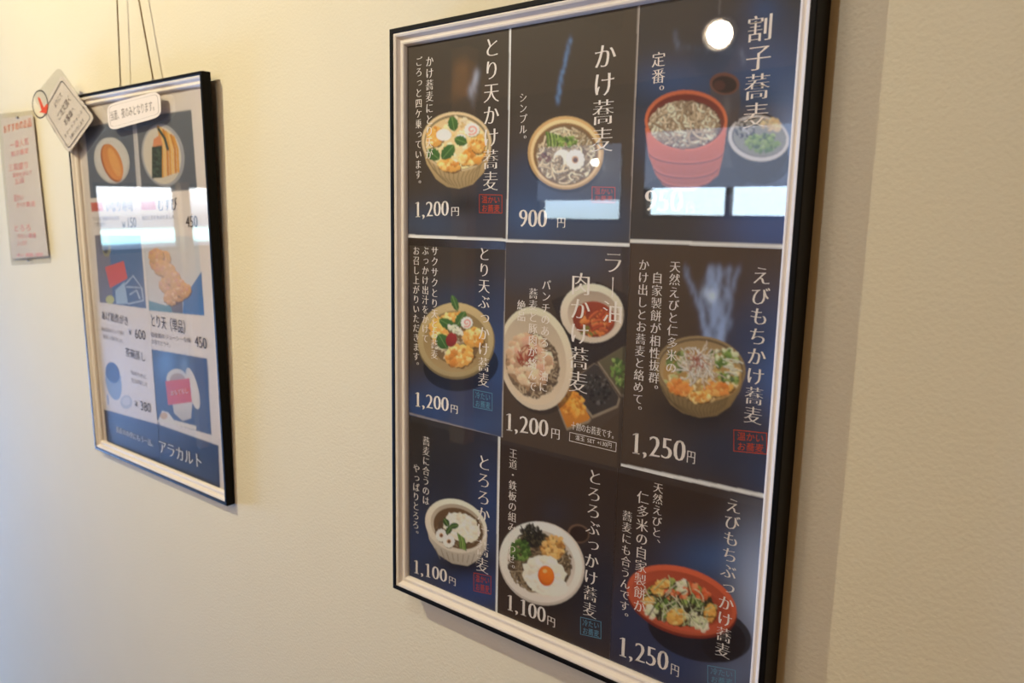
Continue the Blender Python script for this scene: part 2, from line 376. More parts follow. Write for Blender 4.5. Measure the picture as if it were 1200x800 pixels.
# ------------------------------------------------------------------ the room
RX0, RX1, RY0, RZ1, RZ0 = -6.0, 2.6, -4.5, 3.2, -.5     # the aisle floor lies below the seating level
def strct(o, **k): o['kind'] = 'structure'; return o
strct(box('wall_back', (RX0, 0, RZ0), (RX1, .12, RZ1), 'plaster'))
strct(box('floor', (RX0, RY0, RZ0-.1), (RX1, 0, RZ0), 'floor'))
strct(box('ceiling', (RX0, RY0, RZ1), (RX1, 0, RZ1+.1), 'ceiling'))
strct(box('wall_right', (RX1, RY0, RZ0), (RX1+.1, 0, RZ1), 'opp'))
def wall_with_openings(name, a0, a1, opens, fixed, thick, material, axis):
    """a wall of blocks around rectangular openings (a from, a to, z from, z to), side by side"""
    vs, fs = [], []
    def blk(p, q, z0, z1):
        if q-p < 1e-4 or z1-z0 < 1e-4: return
        k = len(vs)
        for zz in (z0, z1):
            for aa, bb in ((p, fixed), (q, fixed), (q, fixed-thick), (p, fixed-thick)):
                vs.append((aa, bb, zz) if axis == 'x' else (bb, aa, zz))
        fs.extend([[k+i for i in f] for f in ((0, 1, 2, 3), (4, 7, 6, 5), (0, 4, 5, 1), (1, 5, 6, 2), (2, 6, 7, 3), (3, 7, 4, 0))])
    cur = a0
    for p, q, z0, z1 in sorted(opens):
        blk(cur, p, RZ0, RZ1); blk(p, q, RZ0, z0); blk(p, q, z1, RZ1); cur = q
    blk(cur, a1, RZ0, RZ1)
    return strct(mesh(name, vs, fs, material))
FRONT_OPEN = [(-3.86, -3.02, 1.56, 2.13), (-2.84, -1.2, 1.6, 2.2)]
LEFT_OPEN = [(-3.0, -1.75, 1.19, 1.73), (-1.45, -.25, -.4, 1.0)]
wall_with_openings('wall_front', RX0, RX1, FRONT_OPEN, RY0, .12, 'opp', 'x')
wall_with_openings('wall_left', RY0, 0, LEFT_OPEN, RX0, .12, 'opp', 'y')
def window(i, axis, fixed, o, pane, mull, bar_z, blind_z=None):
    p, q, z0, z1 = o
    def bx(nm, a0, a1, b0, b1, c0, c1, mt, par=None):
        lo, hi = ((a0, b0, c0), (a1, b1, c1)) if axis == 'x' else ((b0, a0, c0), (b1, a1, c1))
        return box(nm, lo, hi, mt, par)
    f = bx('window_%d' % i, p, q, fixed-.10, fixed-.09, z0, z1, pane); f['kind'] = 'structure'
    for a in (p, q-.03): bx('window_frame', a, a+.03, fixed-.085, fixed-.01, z0, z1, 'dark_wood', f)
    for z in (z0, z1-.03): bx('window_frame', p+.03, q-.03, fixed-.085, fixed-.01, z, z+.03, 'dark_wood', f)
    for a in mull: bx('mullion', a-.02, a+.02, fixed-.08, fixed-.02, z0+.03, z1-.03, 'dark_wood', f)
    for z in bar_z: bx('transom', p+.03, q-.03, fixed-.075, fixed-.03, z-.015, z+.015, 'dark_wood', f)
    if blind_z: bx('blind', p+.02, q-.02, fixed+.01, fixed+.02, blind_z, z1+.05, 'blind', f)
    return f
window(1, 'x', RY0, FRONT_OPEN[0], 'pane', [], [], 1.74)
window(2, 'x', RY0, FRONT_OPEN[1], 'pane', [-2.16], [], 1.83)
window(3, 'y', RX0, LEFT_OPEN[0], 'pane_left', [-2.42], [])
strct(window(4, 'y', RX0, LEFT_OPEN[1], 'pane_left', [], []))
# ceiling beams and posts, in the reflections only
for i, x in enumerate((-4.6, -3.2, -1.4)):
    strct(box('trim_%d' % (i+1), (x, RY0+.01, RZ1-.16), (x+.12, -.6, RZ1-.001), 'dark_wood'))
strct(box('trim_4', (-4.62, RY0+.12, RZ0), (-4.44, RY0+.26, RZ1-.17), 'post'))
strct(box('trim_6', (RX0+.02, -2.46, RZ0), (RX0+.10, -2.385, 1.74), 'post'))
strct(box('trim_5', (RX0+.05, RY0+.01, 2.45), (RX1-.05, RY0+.14, 2.6), 'dark_wood'))
for i, (p, aim, e, lc, k, cone) in enumerate(SPOTS):
    t = empty('ceiling_spotlight', p); d = (Vector(aim)-Vector(p)).normalized()
    tag(t, ('white ceiling spotlight aimed at the left menu frame', 'white ceiling spotlight aimed at the right menu frame',
            'large ceiling spotlight on the far side of the room, mirrored as a bright disc', 'added ceiling spotlight that brightens the far wall for the reflections', 'added ceiling spotlight that brightens the honey coloured wooden post')[i], 'spotlight', 'ceiling spotlights')
    rot = d.to_track_quat('-Z', 'Y').to_euler()
    pf = lambda q: [(r*k, h*k) for r, h in q]
    sh = lathe('shade', pf([(.028, .11), (.045, .09), (.05, 0), (.046, 0), (.04, .085), (.001, .086)]), (0, 0, 0), 'white', t); sh.rotation_euler = rot
    bl = lathe('bulb', pf([(.001, .012), (.03, .012), (.038, .022), (.038, .03), (.001, .031)]), (0, 0, 0), 'bulb', t); bl.rotation_euler = rot
    tube('stem', [(0, 0, RZ1-p[2]-.001), (0, 0, .06*k)], .008, 'white', t)
    l = bpy.data.lights.new('spot', 'SPOT'); l.energy = e; l.color = lc; l.spot_size = math.radians(cone); l.spot_blend = .9; l.shadow_soft_size = .022*k
    lo = bpy.data.objects.new('spot', l); C.objects.link(lo); lo.location = Vector(p)+d*.03; lo.rotation_euler = rot
t = tag(empty('pendant_lamp', (-3.2, -4.36, 2.03)), 'small round pendant lamp before the far window, mirrored as a dot', 'pendant lamp')
lathe('globe', [(.001, -.03), (.016, -.026), (.027, -.013), (.03, 0), (.027, .013), (.016, .026), (.001, .03)], (0, 0, 0), 'bulb', t)
tube('cable', [(0, 0, .028), (0, 0, RZ1-2.03-.001)], .003, 'black', t)

# ------------------------------------------------------------------ the two frames
INS = .0262
def make_frame(pl, D, label, cordx, apex):
    root = tag(pl.empty('framed_menu'), label, 'picture frame', 'black and white picture frames hung on cords')
    x0, x1, z0, z1 = -FW/2, FW/2, 0, FH
    def side(prof, k, nm, mt):
        """one mitred length of a profile given as (inset, depth in front of the wall)"""
        vs = []
        for end in (0, 1):
            for t, y in prof:
                L, R, B, T = x0+t, x1-t*(.8 if t > .0077 else 1), z0+t, z1-t
                P = [((L, B), (R, B)), ((R, B), (R, T)), ((R, T), (L, T)), ((L, T), (L, B))][k][end]
                vs.append((P[0], -y, P[1]))
        n = len(prof); fs = [(i, (i+1) % n, n+(i+1) % n, n+i) for i in range(n)] + [tuple(range(n))[::-1], tuple(range(n, 2*n))]
        return mesh(nm, vs, fs, mt, root)
    black = [(0, 0.001), (0, D-.0012), (.0006, D-.0003), (.0016, D), (.0066, D), (.0074, D-.0005), (.0076, D-.0012), (.0076, D-.014), (.0045, 0.001)]
    white = [(.0078, D-.0155), (.0078, D-.0014), (.0100, D-.0010), (.0128, D-.0022), (.0145, D-.0052), (.0165, D-.0076), (.0190, D-.0078),
             (.0212, D-.0066), (.0236, D-.0072), (.0254, D-.0096), (INS, D-.0125), (INS, D-.0148), (.0120, D-.0155)]
    for k in range(4): side(black, k, 'frame_rail', 'black')
    for k in range(4): side(white, k, 'white_moulding', 'white')
    box('backing_board', (x0+.009, -(D-.0172), z0+.009), (x1-.009, -(D-.0187) if D > .03 else -.0008, z1-.009), 'board', root)
    g = box('acrylic_glazing', (x0+.010, -(D-.0142), z0+.010), (x1-.010, -(D-.0132), z1-.010), 'acrylic', root)
    cx = [c-pl.o[0] for c in cordx]
    for c in cx:
        tube('hanger_ring', [(c+.005*math.cos(a), -.006, FH-.001+.005*math.sin(a)+.004) for a in np.linspace(0, 3.1416, 9)], .0011, 'metal', root, 6)
    nail = tag(lathe('picture_hook', [(.001, -.035), (.005, -.035), (.006, -.032), (.0022, -.03), (.002, 0)], (apex[0], 0, apex[1]), 'brass', None, 12, 'y'),
               'brass nail in the wall holding the cord of the %s frame' % ('small left' if pl is SMALL else 'large right'), 'nail', 'brass nails above the frames')
    wz = [pl.o+pl.Y*-.006+pl.Z*(FH+.007) for _ in cx]
    a = np.array([cordx[0], wz[0][1], wz[0][2]]); b = np.array([cordx[1], wz[1][1], wz[1][2]])
    ap = [(apex[0]+.0036*math.cos(t), -.022, apex[1]+.0036*math.sin(t)) for t in np.linspace(3.0, .14, 7)]
    tag(tube('hanging_cord', [a]+ap+[b], .0017, 'cord', None, 6),
        'thin tan cord rising in a V above the left menu frame' if pl is SMALL else 'dark cord end above the top edge of the large right menu frame', 'cord', 'cords holding the frames')
    return root
make_frame(BIG, .0476, 'large black frame with white inner moulding holding nine dark soba menu sheets', (-.645, -.505), (-.575, 2.25))
make_frame(SMALL, .021, 'left black frame with white inner moulding holding the pale side dish poster', (-1.825, -1.675), (-1.80, 2.33))

# ------------------------------------------------------------------ nine menu sheets in the large frame
SD = -(.0476-.0153)
def bx_(px, py): return float(BIG.at(px, py, SD)[0])
def bz_(px, py): return float(BIG.at(px, py, SD)[1])
OL, OR_, OB, OT = -FW/2+INS-.006, FW/2-INS+.006, INS-.006, FH-INS+.006
CB = {0: (bx_(600, 35), bx_(750.5, 10)), 1: (bx_(590.3, 470), bx_(731, 470)), 2: (bx_(586.5, 520), bx_(722, 590))}
RB = {0: (bz_(536, 280.5), bz_(530, 498)), 1: (bz_(665, 286.5), bz_(650, 530)), 2: (bz_(825, 288.5), bz_(810, 565.5))}
def sheet(r, c, base):
    x0 = OL if c == 0 else CB[r][c-1]-.004; x1 = OR_ if c == 2 else CB[r][c]
    z1 = OT if r == 0 else RB[c][r-1]+.004; z0 = OB if r == 2 else RB[c][r]
    s = Sheet(BIG, SD-.0003*(2-c)-.0010*(2-r)/2, x0, x1, z0, z1, 180, 256, base)
    return s
BASE = (74, 62, 50)
NOOD = [(196, 178, 146), (214, 198, 168), (172, 150, 118), (228, 214, 188), (150, 128, 98)]
GREEN = [(92, 130, 58), (128, 160, 76), (64, 98, 44), (160, 184, 100)]
WHT = (232, 224, 216)
def finish(s, name, label, title, caps, price, yen, stamp=None, stamp_text=('温かい', 'お蕎麦'), extra=None, title_w=1.):
    s.c = np.minimum(s.c*(1+.28*np.clip(s.c.max(-1, keepdims=True)*2-.2, 0, 1)), .93)
    o = tag(s.build(name), label, 'menu sheet', 'soba menu sheets in the large frame')
    d = s.d-.0003
    for t in title:
        L = Letters(s.p, d); L.down(t[0], t[1], t[2], title_w, .0195); L.build('title_lettering', 'print_white', o)
    for t in caps:
        L = Letters(s.p, d); L.down(t[0], t[1], t[2], 1.0, .015); L.build('caption_lettering', 'print_white', o)
    L = Letters(s.p, d); t, a, b, h = price
    L.across(t, a, b, h, .024); L.across('円', yen[0], yen[1], yen[2], .014); L.build('price_lettering', 'print_white', o)
    if stamp:
        q, ink = stamp; L = Letters(s.p, d); L.frame(q, .0009); q = np.array(q, float)
        for i, tx in enumerate(stamp_text):
            f0 = .44+.46*i
            a = q[0]+(q[3]-q[0])*f0+(q[1]-q[0])*.1; b = q[1]+(q[2]-q[1])*f0-(q[1]-q[0])*.1
            hh = abs(s.p.at(*q[0], d)[1]-s.p.at(*q[3], d)[1])*.42; L.across(tx, a, b, hh, .0)
        L.build('stamp_mark', ink, o)
    if extra: extra(o, d)
    return o
def stampq(x0, y0, x1, y1, sl): return [(x0, y0), (x1, y0+sl), (x1, y1), (x0, y1-sl)]

# 1 -- top left
s = sheet(0, 0, BASE)
s.glow(500, 262, 60, 30, (70, 76, 96), .8); s.glow(575, 235, 30, 60, (54, 58, 78), .6); s.glow(545, 240, 26, 14, (24, 20, 20), .8)
s.steam([(551, 110), (556, 96), (560, 84), (553, 120)], 5, (170, 176, 196), .3)
s.bowl(535, 166, 41, 35, [(494, 168), (500, 192), (511, 210), (524, 219), (538, 221), (554, 216), (567, 202), (575, 182), (576, 164)], (206, 184, 146), (182, 156, 112), (228, 200, 150), 13, .72, .08, 4)
s.crumbs(535, 169, 34, 28, 60, [(236, 214, 168), (220, 186, 120), (244, 230, 196)], 3)
s.tempura(510, 160, 10, 12, 20); s.tempura(553, 183, 17, 10, -20); s.tempura(526, 194, 14, 7, 10); s.tempura(560, 168, 9, 12)
s.ell(520, 158, 9, 7, (240, 236, 226)); s.crumbs(536, 143, 14, 5, 20, [(222, 206, 176), (200, 170, 120)], 2.5)
s.naruto(553, 152, 9, 8, (220, 130, 120)); s.ell(540, 162, 6, 5, (242, 236, 224))
for a in ((531, 145, 9, 6, 80), (540, 165, 8, 6, 20), (525, 178, 11, 7, -50), (508, 181, 9, 7, 40)): s.leaf(*a)
s.poly([(597, 25), (601, 25), (598.4, 160), (594.2, 290), (592.8, 290), (595.4, 160)], (238, 230, 222))
s.poly([(470, 274.2), (600, 280), (600, 284), (470, 278)], (238, 230, 222))
finish(s, 'menu_sheet', 'top left menu sheet, beige fluted bowl of chicken tempura soba at 1,200 yen', [('とり天かけ蕎麦', (576.5, 42), (574.5, 225))],
       [('かけ蕎麦にとり天が', (503.5, 65), (503, 187)), ('ごろっと四ケ乗っています。', (491, 66), (490, 222))], ('1,200', (485.5, 254.5), (526, 253), .0345),
       ((528, 252), (538.5, 252), .0155), (stampq(561.5, 227.5, 588.5, 250, .6), 'print_red'))
# 2 -- top middle
s = sheet(0, 1, BASE)
s.glow(620, 250, 60, 50, (66, 86, 124), .85); s.glow(700, 262, 60, 40, (66, 78, 104), .7); s.glow(625, 205, 30, 30, (60, 70, 98), .6)
s.steam([(670, 44), (664, 62), (661, 78), (657, 94), (655, 108), (652, 120)], 3.6, (110, 148, 200), .45)
s.ell(664, 184, 46, 42, (30, 26, 26), 0, .5)
s.ell(663, 179, 44.5, 43, (196, 160, 110), 0, 1, .3); s.ell(663, 179.5, 41.5, 40, (222, 196, 150), 0, 1, .2); s.ell(663, 180.5, 38, 36.5, (150, 112, 72)); s.ell(663, 181, 36.5, 35, (132, 106, 78))
s.noodles(663, 182, 35, 33, 240, NOOD, 2.0, 20, 3.4)
for i in range(9): s.line([(640+i*1.9, 154+i*.5), (641.5+i*1.9, 163), (642+i*1.9, 172)], 1.6, GREEN[i % 4])
s.crumbs(664, 166, 12, 6, 46, GREEN, 2); s.ell(659, 184, 10, 9, (236, 226, 212), 0, 1, .15); s.ell(655, 188, 5, 6, (150, 112, 80)); s.noodles(653, 190, 7, 8, 20, NOOD, 2.0, 12); s.naruto(674, 187, 11, 12)
s.crumbs(638, 184, 7, 5, 20, [(96, 60, 44), (130, 84, 60)], 1.8)
s.poly([(747.9, 5), (750.8, 5), (743.8, 140), (738.8, 290), (737.6, 290), (742.3, 140)], (176, 166, 160), .9)
s.poly([(590, 280), (745, 285.6), (745, 289), (590, 283.4)], (238, 230, 222))
finish(s, 'menu_sheet', 'top middle menu sheet, tan bowl of plain soba with two fish cakes at 900 yen', [('かけ蕎麦', (709.5, 49), (705, 180))],
       [('シンプル。', (613, 108), (613, 170))], ('900', (607.5, 266), (641, 266.5), .0365), ((652, 265.5), (663, 266), .0155), (stampq(693.5, 218.5, 721, 238, .6), 'print_red'))
# 3 -- top right
s = sheet(0, 2, (66, 62, 60))
s.glow(790, 95, 70, 30, (58, 80, 120), .9); s.glow(900, 80, 60, 60, (62, 88, 132), .85); s.glow(770, 160, 40, 40, (48, 66, 104), .7); s.glow(900, 265, 70, 50, (70, 92, 146), .9)
s.glow(925, 160, 24, 60, (128, 146, 184), .7); s.glow(895, 12, 24, 20, (50, 80, 126), .7); s.steam([(790, 40), (796, 56), (868, 60), (872, 75)], 5, (110, 124, 150), .35)
s.ell(815, 217, 62, 20, (16, 16, 24), -8, .7); s.ell(892, 190, 34, 26, (20, 18, 20), 0, .8)
s.poly([(832, 100), (833, 120), (845, 146), (864, 142), (868, 120), (866, 98)], (84, 78, 84), 1, .5); s.glow(852, 124, 5, 14, (120, 116, 120), .6); s.ell(849, 98, 17.5, 13, (120, 78, 64), 5); s.ell(849, 99, 14.5, 10, (48, 30, 26), 5); s.ell(843, 100, 7, 6, (96, 52, 42), 0, .7)
s.ell(889, 172, 35, 40, (36, 32, 34), 0); s.ell(889, 162, 36, 27, (206, 204, 208), 8); s.ell(889.5, 161, 32, 23, (96, 96, 104), 8); s.ell(890, 161, 31, 22, (150, 152, 150), 8)
s.crumbs(873, 150, 12, 13, 70, [(40, 42, 50), (70, 72, 80), (190, 190, 196), (26, 26, 34)], 1.5); s.crumbs(905, 146, 12, 7, 40, [(214, 190, 150), (228, 208, 170)], 2.4); s.crumbs(893, 167, 20, 11, 110, GREEN, 2.4)
ORG = (196, 102, 66)
s.poly([(756, 150), (760, 182), (768, 204), (777, 217), (792, 223), (812, 223), (830, 215), (842, 205), (848, 180), (852, 148)], ORG, 1, .5)
for y0, dx in ((178, 3), (196, 9), (208, 15)):
    t = np.linspace(0, math.pi, 24); s.line(np.stack([804+(46-dx)*np.cos(t), y0+1+(15-dx*.2)*np.sin(t)*.9-8*.0], -1), 1.2, (120, 44, 34), .9)
    s.line(np.stack([804+(46-dx)*np.cos(t), y0-1+(15-dx*.2)*np.sin(t)*.9], -1), 1.0, (222, 128, 100), .6)
s.ell(804, 141, 48.5, 35.5, (208, 112, 74), 0, 1, -.2); s.ell(804, 142, 45, 32, (128, 54, 40)); s.ell(803, 146, 42, 28.5, (108, 82, 66))
s.noodles(802, 146, 42, 28, 300, [(218, 202, 176), (234, 222, 200), (190, 170, 142), (160, 136, 110)], 2.2, 24, 4)
s.poly([(735, 279.8), (925, 287), (925, 291.5), (735, 284.3)], (238, 230, 222))
finish(s, 'menu_sheet', 'top right menu sheet, stacked orange lacquer boxes of soba at 950 yen', [('割子蕎麦', (891, 16), (885, 152))],
       [('定番。', (772, 60), (771, 118))], ('950', (754.5, 247.5), (800, 248.5), .039), ((803, 248), (814, 248.5), .0155))
# 4 -- middle left
s = sheet(1, 0, BASE)
s.glow(570, 330, 26, 90, (58, 50, 40), .5); s.glow(530, 352, 60, 24, (52, 66, 96), .5); s.glow(585, 430, 40, 90, (58, 78, 124), .9); s.glow(500, 480, 60, 40, (56, 76, 124), .9); s.glow(560, 500, 50, 20, (70, 84, 122), .8)
s.ell(540, 428, 44, 30, (14, 14, 24), -6, .75)
s.ell(534.5, 400, 45.5, 44.5, (142, 124, 88), 8, 1, .3); s.ell(534, 398, 44.5, 43.5, (186, 166, 124), 8, 1, .35); s.ell(534, 400, 38, 36, (164, 140, 98), 8, 1, -.3); s.ell(534, 404, 27, 23, (130, 104, 68), 8)
s.noodles(533, 408, 24, 17, 60, NOOD, 1.8)
s.tempura(514, 388, 11, 17, -10, 40, ((232, 196, 110), (246, 220, 150), (214, 168, 76))); s.tempura(529, 372, 14, 6, -10, 24)
s.tempura(555, 395, 13, 12, 20, 40); s.tempura(538, 417, 17, 13, -8, 50)
for a in ((533, 355, 10, 4, 70), (525, 380, 12, 6, 30), (540, 374, 11, 6, -60), (519, 400, 10, 8, 60)): s.leaf(*a)
s.naruto(547, 378, 7, 7, (210, 96, 96)); s.ell(529, 398, 6.5, 8.5, (150, 44, 40), 10, 1, .5); s.crumbs(534, 386, 10, 5, 26, [(240, 236, 220), (216, 220, 196)], 1.8, 40)
s.poly([(470, 480.5), (590, 512.5), (590, 514.6), (470, 482.8)], (160, 150, 148), .8)
s.poly([(593, 280), (594, 280), (591.8, 380), (590.2, 515), (587.6, 515), (590.3, 380)], (190, 180, 170), .8)
finish(s, 'menu_sheet', 'middle left menu sheet, olive plate of chicken tempura cold soba at 1,200 yen', [('とり天ぶっかけ蕎麦', (567.5, 288), (566.5, 454))],
       [('サクサクとり天とお蕎麦', (509.5, 288), (509, 421)), ('ぶっかけ出汁をかけて', (498.5, 288), (498.3, 402)), ('お召し上がりいただきます。', (487.8, 288), (487.6, 434))],
       ('1,200', (485.5, 475.5), (526, 482.5), .0345), ((527.5, 482), (537, 484.5), .0155), (stampq(554.5, 456, 577, 481.5, 4.5), 'print_pale'), ('冷たい', 'お蕎麦'))
# 5 -- centre
s = sheet(1, 1, (84, 66, 48))
s.glow(650, 300, 90, 34, (76, 82, 104), .8); s.glow(610, 320, 40, 30, (72, 74, 90), .6); s.glow(700, 400, 50, 50, (64, 50, 40), .6); s.glow(660, 400, 20, 60, (40, 32, 28), .7)
s.poly([(646, 352), (700, 330), (735, 345), (735, 420), (700, 440), (664, 400)], (52, 40, 34))
s.ell(697, 372, 38, 34, (44, 32, 26), 8, .7); s.ell(694, 367, 37.5, 34.5, (222, 208, 190), 12, 1, .3); s.ell(695, 368, 30, 27, (196, 176, 156), 12, 1, -.4); s.ell(696, 374, 25, 21, (150, 62, 34), 10, 1, .4)
s.crumbs(698, 378, 21, 16, 60, [(196, 92, 44), (214, 126, 60), (142, 52, 30), (226, 150, 80)], 3); s.crumbs(690, 388, 9, 5, 16, [(120, 130, 60)], 1.6)
for i in range(14): s.strand(690+rng.random()*18, 372+rng.random()*18, 16, -1+rng.random(), .6, 2.2, [(206, 104, 56), (184, 76, 40)][i % 2], (696, 376, 23, 18))
s.poly([(649, 467), (660, 446), (740, 400), (740, 470), (690, 512), (662, 503)], (88, 72, 58))
for q, cc in (([(651, 470), (663, 448), (671, 452), (693, 490), (690, 494), (664, 503)], (204, 132, 44)), ([(664, 449), (696, 424), (702, 427), (727, 466), (724, 476), (694, 489)], (66, 58, 54)), ([(700, 423), (730, 405), (740, 404), (740, 462), (728, 464)], (104, 96, 70))):
    s.poly(np.array(q)+(0, 1.4), (150, 134, 112)); s.poly((np.array(q)-np.mean(q, 0))*.93+np.mean(q, 0), cc, 1, .3)
s.crumbs(671, 474, 13, 16, 110, [(226, 156, 56), (238, 178, 80), (196, 120, 36)], 2.6, -30); s.crumbs(700, 456, 14, 19, 130, [(34, 32, 32), (60, 58, 56), (112, 106, 98), (22, 22, 22)], 1.7, -30); s.crumbs(727, 438, 10, 18, 80, GREEN, 2.2, -20)
s.ell(632, 424, 44, 62, (40, 30, 24), -8, .6); s.ell(628, 420, 43, 61, (222, 206, 184), -10, 1, .25); s.ell(626, 421, 37, 54, (206, 188, 164), -10, 1, -.3); s.ell(624, 427, 31, 38, (132, 108, 84), -14, 1)
s.noodles(626, 430, 30, 37, 200, [(168, 146, 118), (190, 168, 138), (128, 104, 82), (106, 86, 68)], 1.9, 20)
s.ell(619, 424, 25, 31, (168, 132, 100), -14, 1, None, .06); s.crumbs(620, 421, 24, 30, 150, [(226, 200, 168), (212, 178, 144), (236, 216, 190), (190, 148, 116), (214, 166, 142)], 4.6, -14)
for i in range(30): s.strand(610+rng.random()*16, 408+rng.random()*20, 12, rng.random()*6, 1.5*rng.standard_normal(), .9, (176, 74, 52), (618, 417, 13, 14))
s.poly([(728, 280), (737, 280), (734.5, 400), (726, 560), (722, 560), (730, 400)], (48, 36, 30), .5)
def ex5(o, d):
    L = Letters(BIG, d); L.across('十割のお蕎麦です。', (669, 502), (723, 514.5), .0125, .01)
    L.frame([(667.5, 506), (722.5, 518.5), (722, 529.5), (667, 516.5)], .0008); L.across('温玉 SET +130円', (674, 514.5), (717, 524.5), .0078, 0); L.build('side_note_lettering', 'print_white', o)
finish(s, 'menu_sheet', 'centre menu sheet, white bowl of pork and chilli oil soba, 1,200 yen', [('ラー油', (718.5, 293), (717.5, 380)), ('肉かけ蕎麦', (681, 318), (677, 462))],
       [('パンチのあるラー油に', (640.5, 327), (636.5, 460)), ('蕎麦と豚肉が絡んで', (625, 337), (623.5, 459)), ('絶品', (611, 351), (611, 377))],
       ('1,200', (591.5, 503.5), (642.5, 512.5), .038), ((645, 512), (656.5, 514.5), .0175), extra=ex5)
# 6 -- middle right
s = sheet(1, 2, (80, 62, 44))
s.glow(905, 430, 44, 80, (72, 96, 146), .95); s.glow(850, 530, 80, 50, (40, 46, 66), .8); s.glow(880, 395, 50, 40, (48, 60, 92), .7); s.glow(900, 560, 40, 40, (56, 66, 96), .8); s.glow(822, 478, 52, 26, (18, 16, 20), .9)
s.glow(832, 350, 15, 17, (112, 128, 168), .55); s.glow(836, 385, 11, 16, (104, 120, 158), .45)
for k in range(10):
    x, path = 822+26*rng.random(), []
    for y in range(404, 312, -13):
        path.append((x, y)); x += 9*rng.standard_normal()*.7+(834-x)*.12
    s.steam(path[::-1], 4.6, (150, 166, 204), .26)
s.steam([(826, 342), (834, 348), (838, 344)], 6, (196, 206, 226), .4)
s.bowl(821, 432, 53, 38.5, [(769, 436), (776, 458), (786, 474), (800, 484), (820, 489.5), (840, 487), (856, 476), (867, 458), (873, 440)], (150, 128, 92), (146, 122, 80), (176, 148, 104), 17, .7, .06, 6)
s.ell(823, 440, 46, 30, (176, 140, 84), 6); s.crumbs(823, 442, 44, 27, 110, [(214, 186, 130), (196, 158, 96), (230, 212, 168), (180, 190, 130)], 3.2)
s.tempura(797, 454, 16, 9, 15, 40, ((222, 146, 70), (236, 172, 96), (204, 120, 50))); s.tempura(842, 456, 18, 8, -10, 40, ((222, 146, 70), (238, 180, 104), (206, 124, 54))); s.tempura(820, 465, 14, 7, 0, 30)
s.crumbs(795, 424, 13, 12, 50, [(120, 142, 76), (160, 176, 110), (84, 108, 56), (220, 214, 180)], 3); s.crumbs(848, 420, 16, 11, 60, GREEN+[(216, 222, 190)], 2.8); s.crumbs(854, 442, 12, 8, 40, GREEN+[(222, 226, 196)], 2.6)
for i in range(120):
    t = rng.random()*6.28; r = math.sqrt(rng.random()); s.strand(819+17*r*math.cos(t), 429+14*r*math.sin(t), 14+8*rng.random(), rng.random()*6.28, 1.6*rng.standard_normal(), 1.1, [(240, 234, 220), (226, 214, 196), (206, 188, 168)][i % 3])
for i in range(16): s.strand(812+rng.random()*14, 418+rng.random()*10, 12, rng.random()*6, rng.standard_normal(), .7, (178, 96, 80))
for i in range(10): s.strand(846+rng.random()*14, 420+rng.random()*16, 14, -.4+rng.random()*.8, .5, 1.2, (226, 230, 206))
s.poly([(722, 541.6), (905, 580.5), (905, 585.4), (722, 545.9)], (238, 230, 222))
finish(s, 'menu_sheet', 'middle right menu sheet, steaming bowl of shrimp and rice cake soba at 1,250 yen', [('えびもちかけ蕎麦', (893, 311), (881.5, 498))],
       [('天然えびと仁多米の', (791.5, 305), (786, 438)), ('自家製餅が相性抜群。', (770.5, 318), (765.5, 464)), ('かけ出しとお蕎麦と絡めて。', (755, 303), (746.5, 488))],
       ('1,250', (738.5, 530.5), (803, 541.5), .041), ((804, 540), (815, 543), .0185), (stampq(859.5, 503, 899, 532.5, 4), 'print_red'))
# 7 -- bottom left
s = sheet(2, 0, (60, 54, 52))
s.glow(520, 560, 60, 40, (44, 46, 56), .7); s.glow(575, 600, 30, 80, (52, 66, 106), .9); s.glow(490, 640, 40, 60, (50, 64, 102), .8); s.glow(560, 690, 60, 30, (48, 66, 116), .9); s.glow(545, 660, 34, 14, (16, 18, 30), .9)
s.poly([(499, 612), (503, 632), (514, 650), (530, 660), (548, 663), (562, 655), (570, 640), (571, 625)], (196, 186, 172), 1, .5)
for i in range(9): s.line([(510+i*6.6, 642+i*.9+(3 if 1 < i < 7 else 0)), (516+i*5.2, 655+i*.7)], 1.1, (140, 128, 116), .7)
s.ell(534.5, 616, 38, 30, (222, 212, 198), 28, 1, .25); s.ell(536, 617, 33, 25, (190, 176, 158), 28, 1, -.3); s.ell(537, 619, 30.5, 22.5, (112, 86, 58), 28)
s.noodles(538, 621, 29, 20, 120, [(150, 128, 98), (128, 104, 74), (104, 82, 58)], 1.6, 14); s.ell(541, 618, 22, 16, (230, 222, 206), 28, 1, .2, .05); s.crumbs(541, 616, 20, 13, 80, [(240, 234, 222), (222, 212, 194), (236, 228, 212)], 2.6, 28)
s.naruto(517, 627, 6.5, 7.5); s.naruto(526, 634, 7, 7.5)
for a in ((523, 612, 5.5, 3.5, 60), (532, 616, 6, 3.5, -10), (526, 621, 5.5, 3.5, -60)): s.leaf(*a, (58, 92, 44))
for i in range(7): s.line([(536+i*1.3, 624+i), (538+i*1.3, 632+i), (539+i*1.2, 642+i*.6)], 1.1, GREEN[i % 4])
s.poly([(583.8, 505), (587, 505), (585.2, 620), (583.6, 730), (580.4, 730), (582, 620)], (238, 230, 222))
finish(s, 'menu_sheet', 'bottom left menu sheet, white bowl of grated yam soba at 1,100 yen', [('とろろかけ蕎麦', (567.5, 532), (565, 672))],
       [('蕎麦に合うのは', (499.5, 511), (499, 592)), ('やっぱりとろろ。', (488, 543), (487, 631))], ('1,100', (484, 670.5), (524, 683), .0345), ((525.5, 682), (534.5, 686.5), .0155), (stampq(555, 670.5, 575.5, 696.5, 4.5), 'print_red'))
